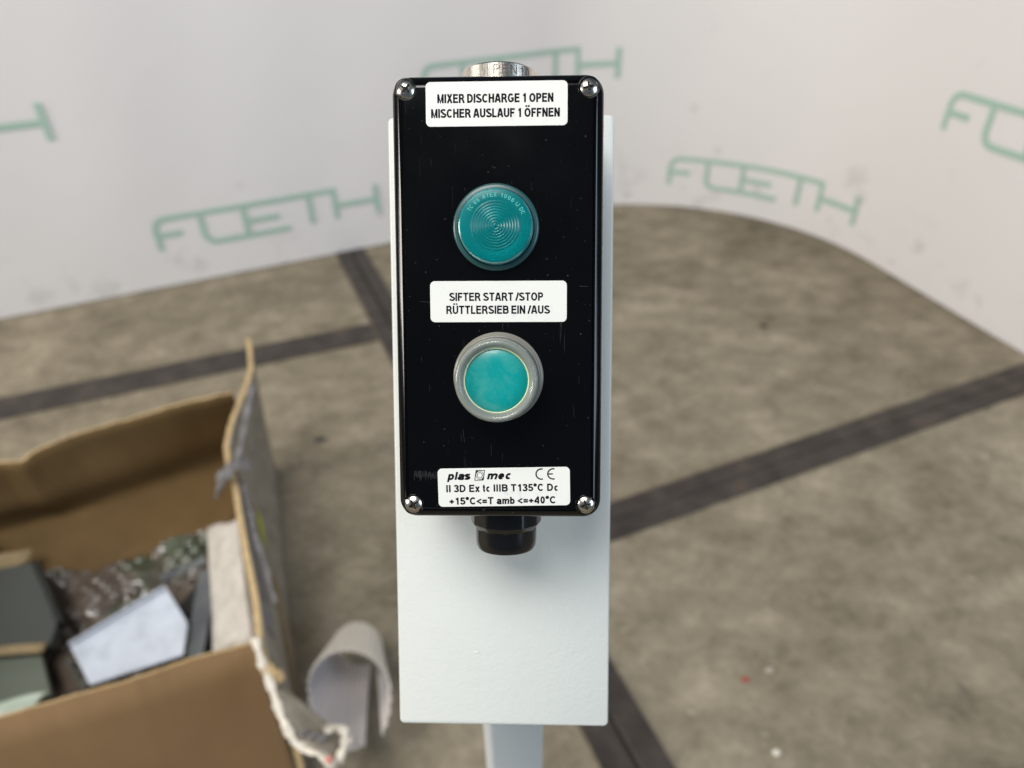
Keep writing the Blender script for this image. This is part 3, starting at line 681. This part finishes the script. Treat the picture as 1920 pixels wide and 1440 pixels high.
# right panel: wavy torn top edge, grey printed outside
TP = [(486, 1206, .33), (494, 1238, .33), (480, 1130, .33), (462, 1040, .332), (448, 960, .335), (440, 905, .34), (428, 868, .345), (424, 838, .35), (432, 800, .352), (446, 760, .355), (462, 722, .365), (470, 690, .385), (468, 655, .405), (464, 634, .42)]
TP = [TP[0]] + TP[2:]
top = polyline([on_plane(*p) for p in TP], 110); top[:, 2] += jit(top, .003)
rows = 10; g = []
bA, bB = nRb + Vector((.004, 0, 0)), Vector((-.676, 1.492, 0))
for i in range(len(top)):
    t_ = i / (len(top) - 1); base_ = np.array(bA.lerp(bB, t_)); row = []
    for k in range(rows):
        q = k / (rows - 1); row.append(lerp(base_, top[i], q) + np.array([.95, .31, 0]) * .010 * math.sin(math.pi * q) * math.sin(5 * t_ + 1))
    g.append(row)
rp = slab('side_panel', g, .011, (M_card_shaded, M_grey, M_cardedge), ct, flip=True); rp['label'] = 'side panel with grey printed outside and wavy torn top edge'
# bare kraft stripe, yellow mark on the outside of that panel
def patch(name, t0, t1, q0, q1, m, off=.0072, slant=0):
    g2 = []
    for i in range(8):
        t_ = lerp(t0, t1, i / 7); ii = t_ * (len(g) - 1); i0 = int(ii); fr_ = ii - i0; row = []
        for k in range(5):
            q = lerp(q0, q1, k / 4) + slant * (i / 7); kk_ = q * (rows - 1); k0 = min(int(kk_), rows - 2); fk = kk_ - k0; i1 = min(i0 + 1, len(g) - 1)
            p = lerp(lerp(g[i0][k0], g[i1][k0], fr_), lerp(g[i0][k0 + 1], g[i1][k0 + 1], fr_), fk); row.append(p + np.array([.95, .31, .05]) * (off + .001))
        g2.append(row)
    return slab(name, g2, .0012, (m, m, m), rp, flip=True)
patch('kraft_stripe', .02, .42, .30, .46, M_kraftstripe); patch('yellow_mark', .50, .60, .42, .52, M_yellow); patch('worn_strip', .08, .55, .80, .95, M_liner)
patch('blue_print', .80, .84, .86, .95, mat('blue_ink', (.13, .14, .2), .6))
# torn liner folded over the bump
def sheet(name, quad, th, mats, parent, nu=14, nv=8, wob=.004, sag=0., flip=False):
    a, b, c, d = [np.array(p, float) for p in quad]; ph = rng.uniform(0, 6, 4); g = []
    for i in range(nu):
        u = i / (nu - 1); row = []
        for k in range(nv):
            v = k / (nv - 1); p = lerp(lerp(a, b, u), lerp(d, c, u), v)
            p = p + np.array([0, 0, 1]) * (wob * math.sin(3 * u + ph[0]) * math.cos(4 * v + ph[1]) + wob * .5 * math.sin(9 * u + 7 * v + ph[2]) - sag * math.sin(math.pi * u) * math.sin(math.pi * v)); row.append(p)
        g.append(row)
    return slab(name, g, th, mats, parent, flip)
OP = on_plane
def tuck(name, pts, w, m, parent, jitter=.004, th=.0025, n=40):
    """crumpled strip of paper following 3D points"""
    P_ = polyline(pts, n); g = []
    for i in range(n):
        d = nrm(P_[min(i + 1, n - 1)] - P_[max(i - 1, 0)]); sd = nrm(np.cross(d, [0, 0, 1]) + 1e-9); row = []
        for k in range(5):
            q = k / 4 - .5; row.append(P_[i] + sd * q * w * (1.2 + .35 * math.sin(i * .9) + .25 * math.sin(i * 2.3 + 1)) + np.array([0, 0, 1]) * ((.25 - q * q) * w * .15 + rng.normal(0, jitter * .3)))
        g.append(row)
    return slab(name, g, th, (m, m, m), parent)
tuck('torn_liner', [OP(470, 870, .36), OP(448, 868, .37), OP(428, 880, .372), OP(412, 905, .36), OP(410, 925, .33)], .024, M_liner, ct, .012, n=30)
tuck('torn_liner', [OP(474, 720, .37), OP(462, 780, .355), OP(452, 830, .35), OP(446, 862, .35)], .010, M_liner, ct, .006, n=26)
tuck('torn_liner', [OP(455, 905, .33), OP(470, 965, .325), OP(480, 1010, .325), OP(500, 1070, .32), OP(515, 1130, .32)], .007, M_liner, ct, .006, n=30)
tuck('paper_edge', [OP(478, 1196, .336), OP(492, 1245, .336), OP(510, 1290, .334), OP(528, 1345, .332), OP(552, 1392, .33), OP(600, 1415, .325), OP(628, 1436, .32)], .009, M_white, ct, .006, n=46)
sheet('torn_flap', [OP(500, 1268, .325), OP(640, 1372, .30), OP(628, 1432, .318), OP(545, 1392, .327)], .005, (M_liner, M_grey, M_white), ct, wob=.007)
tuck('paper_edge', [OP(634, 1428, .320), OP(648, 1396, .322), OP(650, 1372, .318), OP(630, 1362, .312), OP(608, 1372, .305)], .009, M_white, ct, .012, n=26)
tuck('kraft_tear', [OP(498, 1252, .335), OP(515, 1262, .335), OP(530, 1275, .33)], .012, M_cardedge, ct, .008, n=14)
tuck('red_print', [OP(612, 1428, .329), OP(622, 1420, .330)], .007, M_red, ct, .002, n=8)
for k_, (xa, ya, xb, yb) in enumerate([(562, 1378, 578, 1368), (578, 1384, 596, 1374), (596, 1388, 614, 1378)]):
    tuck('black_print', [OP(xa, ya, .332), OP(xb, yb, .330)], .006, M_liner, ct, .003, n=8)
# lower flap folded in from the far panel, and another on the left
sheet('inner_flap', [OP(80, 1100, .088), OP(445, 1002, .088), np.array(fR) + [0, -.006, .135], np.array(fL.lerp(fR, .25)) + [0, -.006, .135]], .006, (M_card_shaded, M_card_shaded, M_cardedge), ct, wob=.003)
sheet('inner_flap', [OP(-120, 1120, .15), OP(55, 1052, .15), OP(60, 1030, .165), OP(-120, 1060, .175)], .006, (M_kraftstripe, M_card_shaded, M_cardedge), ct, wob=.003)
sheet('bottom_flap', [nL + Vector((.01, .03, .012)), nR + Vector((-.02, .02, .012)), fR + Vector((.0, -.03, .012)), fL + Vector((.02, -.02, .012))], .006, (M_card_shaded, M_card_shaded, M_cardedge), ct, wob=.001)

# --- contents of the carton
# bubble wrap: film with domed cells
a, b, c, d = [np.array(p, float) for p in (OP(40, 1330, .085), OP(400, 1235, .085), OP(440, 985, .10), OP(60, 1085, .10))]
NU, NV = 250, 200; uu, vv_ = np.meshgrid(np.linspace(0, 1, NU), np.linspace(0, 1, NV), indexing='ij')
P_ = ((a[None, None] * (1 - uu[..., None]) + b[None, None] * uu[..., None]) * (1 - vv_[..., None]) + (d[None, None] * (1 - uu[..., None]) + c[None, None] * uu[..., None]) * vv_[..., None])
du_ = np.linalg.norm(b - a); dv_ = np.linalg.norm(d - a); X = uu * du_; Y = vv_ * dv_; cs = .030
row_ = np.round(Y / (cs * .87)); xo = X + (row_ % 2) * cs / 2; dx = xo - np.round(xo / cs) * cs; dy = Y - row_ * cs * .87
rr = np.sqrt(dx ** 2 + dy ** 2) / (cs * .44); hgt = .010 * np.sqrt(np.clip(1 - rr ** 2, 0, 1)) * np.clip(.6 + .6 * np.sin(X * 47 + 2 * np.sin(Y * 31)) , 0, 1)
P_[..., 2] += hgt + .016 * np.sin(X * 21 + 2 * np.sin(Y * 17)) * np.cos(Y * 24 + 1) + .006 * np.sin(X * 61 + Y * 38)
Fc = [(i * NV + j, (i + 1) * NV + j, (i + 1) * NV + j + 1, i * NV + j + 1) for i in range(NU - 1) for j in range(NV - 1)]
bw = mesh_obj('bubble_wrap', P_.reshape(-1, 3).tolist(), Fc, M_bubble, None, smooth=True)
set_props(bw, 'crumpled sheet of shiny brown-tinted bubble wrap lying inside the cardboard box', 'bubble wrap')

def prism(name, pts, th, m, label, cat, lip=None, group=None, bev=.0012):
    bm = bmesh.new(); top_ = [bm.verts.new(p) for p in pts]; nn = (pts[1] - pts[0]).cross(pts[2] - pts[0]).normalized()
    if nn.z < 0: nn = -nn
    bot = [bm.verts.new(p - nn * th) for p in pts]; k = len(pts); bm.faces.new(top_); bm.faces.new(bot[::-1])
    for i in range(k): bm.faces.new((top_[i], bot[i], bot[(i + 1) % k], top_[(i + 1) % k]))
    bmesh.ops.bevel(bm, geom=bm.edges[:], offset=bev, segments=2, affect='EDGES')
    o = bm_obj(name, bm, m, None); set_props(o, label, cat, group)
    return o
mp = prism('zinc_plate', [OP(131, 1212, .150), OP(310, 1104, .165), OP(352, 1172, .155), OP(343, 1228, .148), OP(168, 1284, .135)], .004, M_zinc, 'shiny bright zinc plate with clipped corner on top of the bubble wrap', 'metal plate')
# turned-up lip along the two far edges
for p, q in (((131, 1212, .150), (310, 1104, .165)), ((310, 1104, .165), (352, 1172, .155))):
    A_, B_ = OP(*p), OP(*q); g = [[np.array(A_.lerp(B_, i / 9)) + np.array([0, 0, .0005 + .009 * k / 2]) for k in range(3)] for i in range(10)]
    o = slab('turned_edge', g, .003, (M_zinc,) * 3, None); o.parent = mp
prism('steel_bar', [OP(374, 1068, .150), OP(411, 1070, .150), OP(380, 1230, .135), OP(345, 1230, .135)], .030, M_zincdark, 'narrow grey steel bar standing between the bright plate and the white foam', 'metal bar')
prism('black_bar', [OP(408, 1078, .120), OP(424, 1085, .120), OP(412, 1240, .110), OP(380, 1240, .110)], .03, mat('black_rubber', (.018, .018, .017), .6), 'black bar wedged between the grey steel bar and the foam sheet', 'bar')
prism('black_bar', [OP(372, 1090, .110), OP(380, 1100, .110), OP(350, 1160, .110), OP(332, 1140, .110)], .03, mat('black_rubber_b', (.014, .013, .012), .6), 'short black piece behind the upper corner of the bright plate', 'bar')
prism('steel_cover', [OP(-60, 1075, .17), OP(60, 1055, .185), OP(108, 1168, .165), OP(92, 1212, .158), OP(-60, 1228, .15)], .022, M_darkpl, 'dark grey-green steel cover at the left in the cardboard box, upper one', 'metal cover')
prism('steel_cover', [OP(-60, 1226, .14), OP(76, 1222, .14), OP(96, 1305, .13), OP(-60, 1350, .12)], .02, M_green, 'lighter grey-green steel cover at the left in the cardboard box, lower one', 'metal cover')
prism('steel_angle', [OP(62, 1050, .192), OP(70, 1050, .192), OP(116, 1165, .172), OP(104, 1168, .172)], .03, mat('black_edge', (.012, .014, .012), .5), 'thin black strip along the edge of the dark steel cover', 'strip')
tp = sheet('tape_strip', [OP(-60, 1216, .166), OP(88, 1206, .166), OP(80, 1222, .160), OP(-60, 1236, .160)], .002, (M_kraftstripe,) * 3, None, 10, 5, .002); set_props(tp, 'brown tape strip lying between the two grey-green steel covers', 'tape')
pl = sheet('reflection_strip', [OP(-60, 1330, .150), OP(92, 1296, .150), OP(60, 1330, .140), OP(-60, 1372, .140)], .002, (mat('pale_reflection', (.50, .58, .48), .25),) * 3, None, 10, 6, .003); set_props(pl, 'pale green-white strip standing in for a reflection on the lower steel cover', 'reflection')  # pale strip painted in for a bright reflection on the cover
for k_, (qa, qb, w2, z2, m2, lb_) in enumerate([((385, 1048), (300, 1085), 7, .155, M_zincdark, 'thin dark metal strip lying on the bubble wrap above the bright plate'), ((120, 1235), (160, 1300), 9, .13, M_darkpl, 'small dark metal scrap below the left corner of the bright plate')]):
    prism('metal_scrap', [OP(qa[0], qa[1] - w2, z2), OP(qb[0], qb[1] - w2, z2), OP(qb[0] + 3, qb[1] + w2, z2 - .004), OP(qa[0] + 3, qa[1] + w2, z2 - .004)], .004, m2, lb_, 'metal scrap')
fo = sheet('foam_sheet', [OP(404, 1225, .13), OP(478, 1200, .22), OP(449, 975, .24), OP(392, 990, .155)], .012, (M_foam,) * 3, None, 16, 16, .006)
set_props(fo, 'off-white foam sheet leaning against the right side inside the cardboard box', 'foam sheet')

# ---------------------------------------------------------------- curled fluted sheet beside the carton
def curl():
    V, Fc, fm = [], [], []; NA, NL = 240, 14
    # axis rises towards the viewer; the open end shows the inside
    A0, A1 = Vector((-.322, .862, .088)), Vector((-.308, .735, .150)); ax = (A1 - A0).normalized()
    sx = ax.cross(Vector((0, 0, 1))).normalized(); up = sx.cross(ax).normalized()
    for side in (0, 1):
        for j in range(NL + 1):
            l = j / NL; cen_ = A0.lerp(A1, l); ex_ = (ax + Vector((.1, -.1, .25))) * (.085 * l)
            for i in range(NA + 1):
                th = math.radians(-108 + 338 * i / NA); sq = 1 + .18 * math.cos(2 * th)
                rad = (.045 + .024 * l) * (1.0 + .10 * math.sin(th * 1.5 + l)) + (.0017 * math.cos(i * math.pi / 4)) - side * .003
                p = cen_ + ex_ * max(0, -math.sin(th)) + sx * rad * math.cos(th) * 1.05 + up * rad * math.sin(th) * 1.1
                V.append(p)
    st_ = NA + 1; o2 = (NL + 1) * st_
    for j in range(NL):
        for i in range(NA):
            a = j * st_ + i; Fc.append((a, a + 1, a + st_ + 1, a + st_)); fm.append(0); Fc.append((a + o2, a + st_ + o2, a + st_ + 1 + o2, a + 1 + o2)); fm.append(1)
    for i in range(NA):
        for j in (0, NL): a = j * st_ + i; Fc.append((a, a + 1, a + 1 + o2, a + o2)); fm.append(0)
    for j in range(NL):
        for i in (0, NA): a = j * st_ + i; Fc.append((a, a + st_, a + st_ + o2, a + o2)); fm.append(0)
    o = mesh_obj('fluted_sheet', V, Fc, [M_fluted, M_fluted_in], None, fm=fm, smooth=True)
    o.data.set_sharp_from_angle(angle=math.radians(50)); return o
set_props(curl(), 'curled pale corrugated sheet lying on the concrete beside the box corner', 'cardboard sheet')
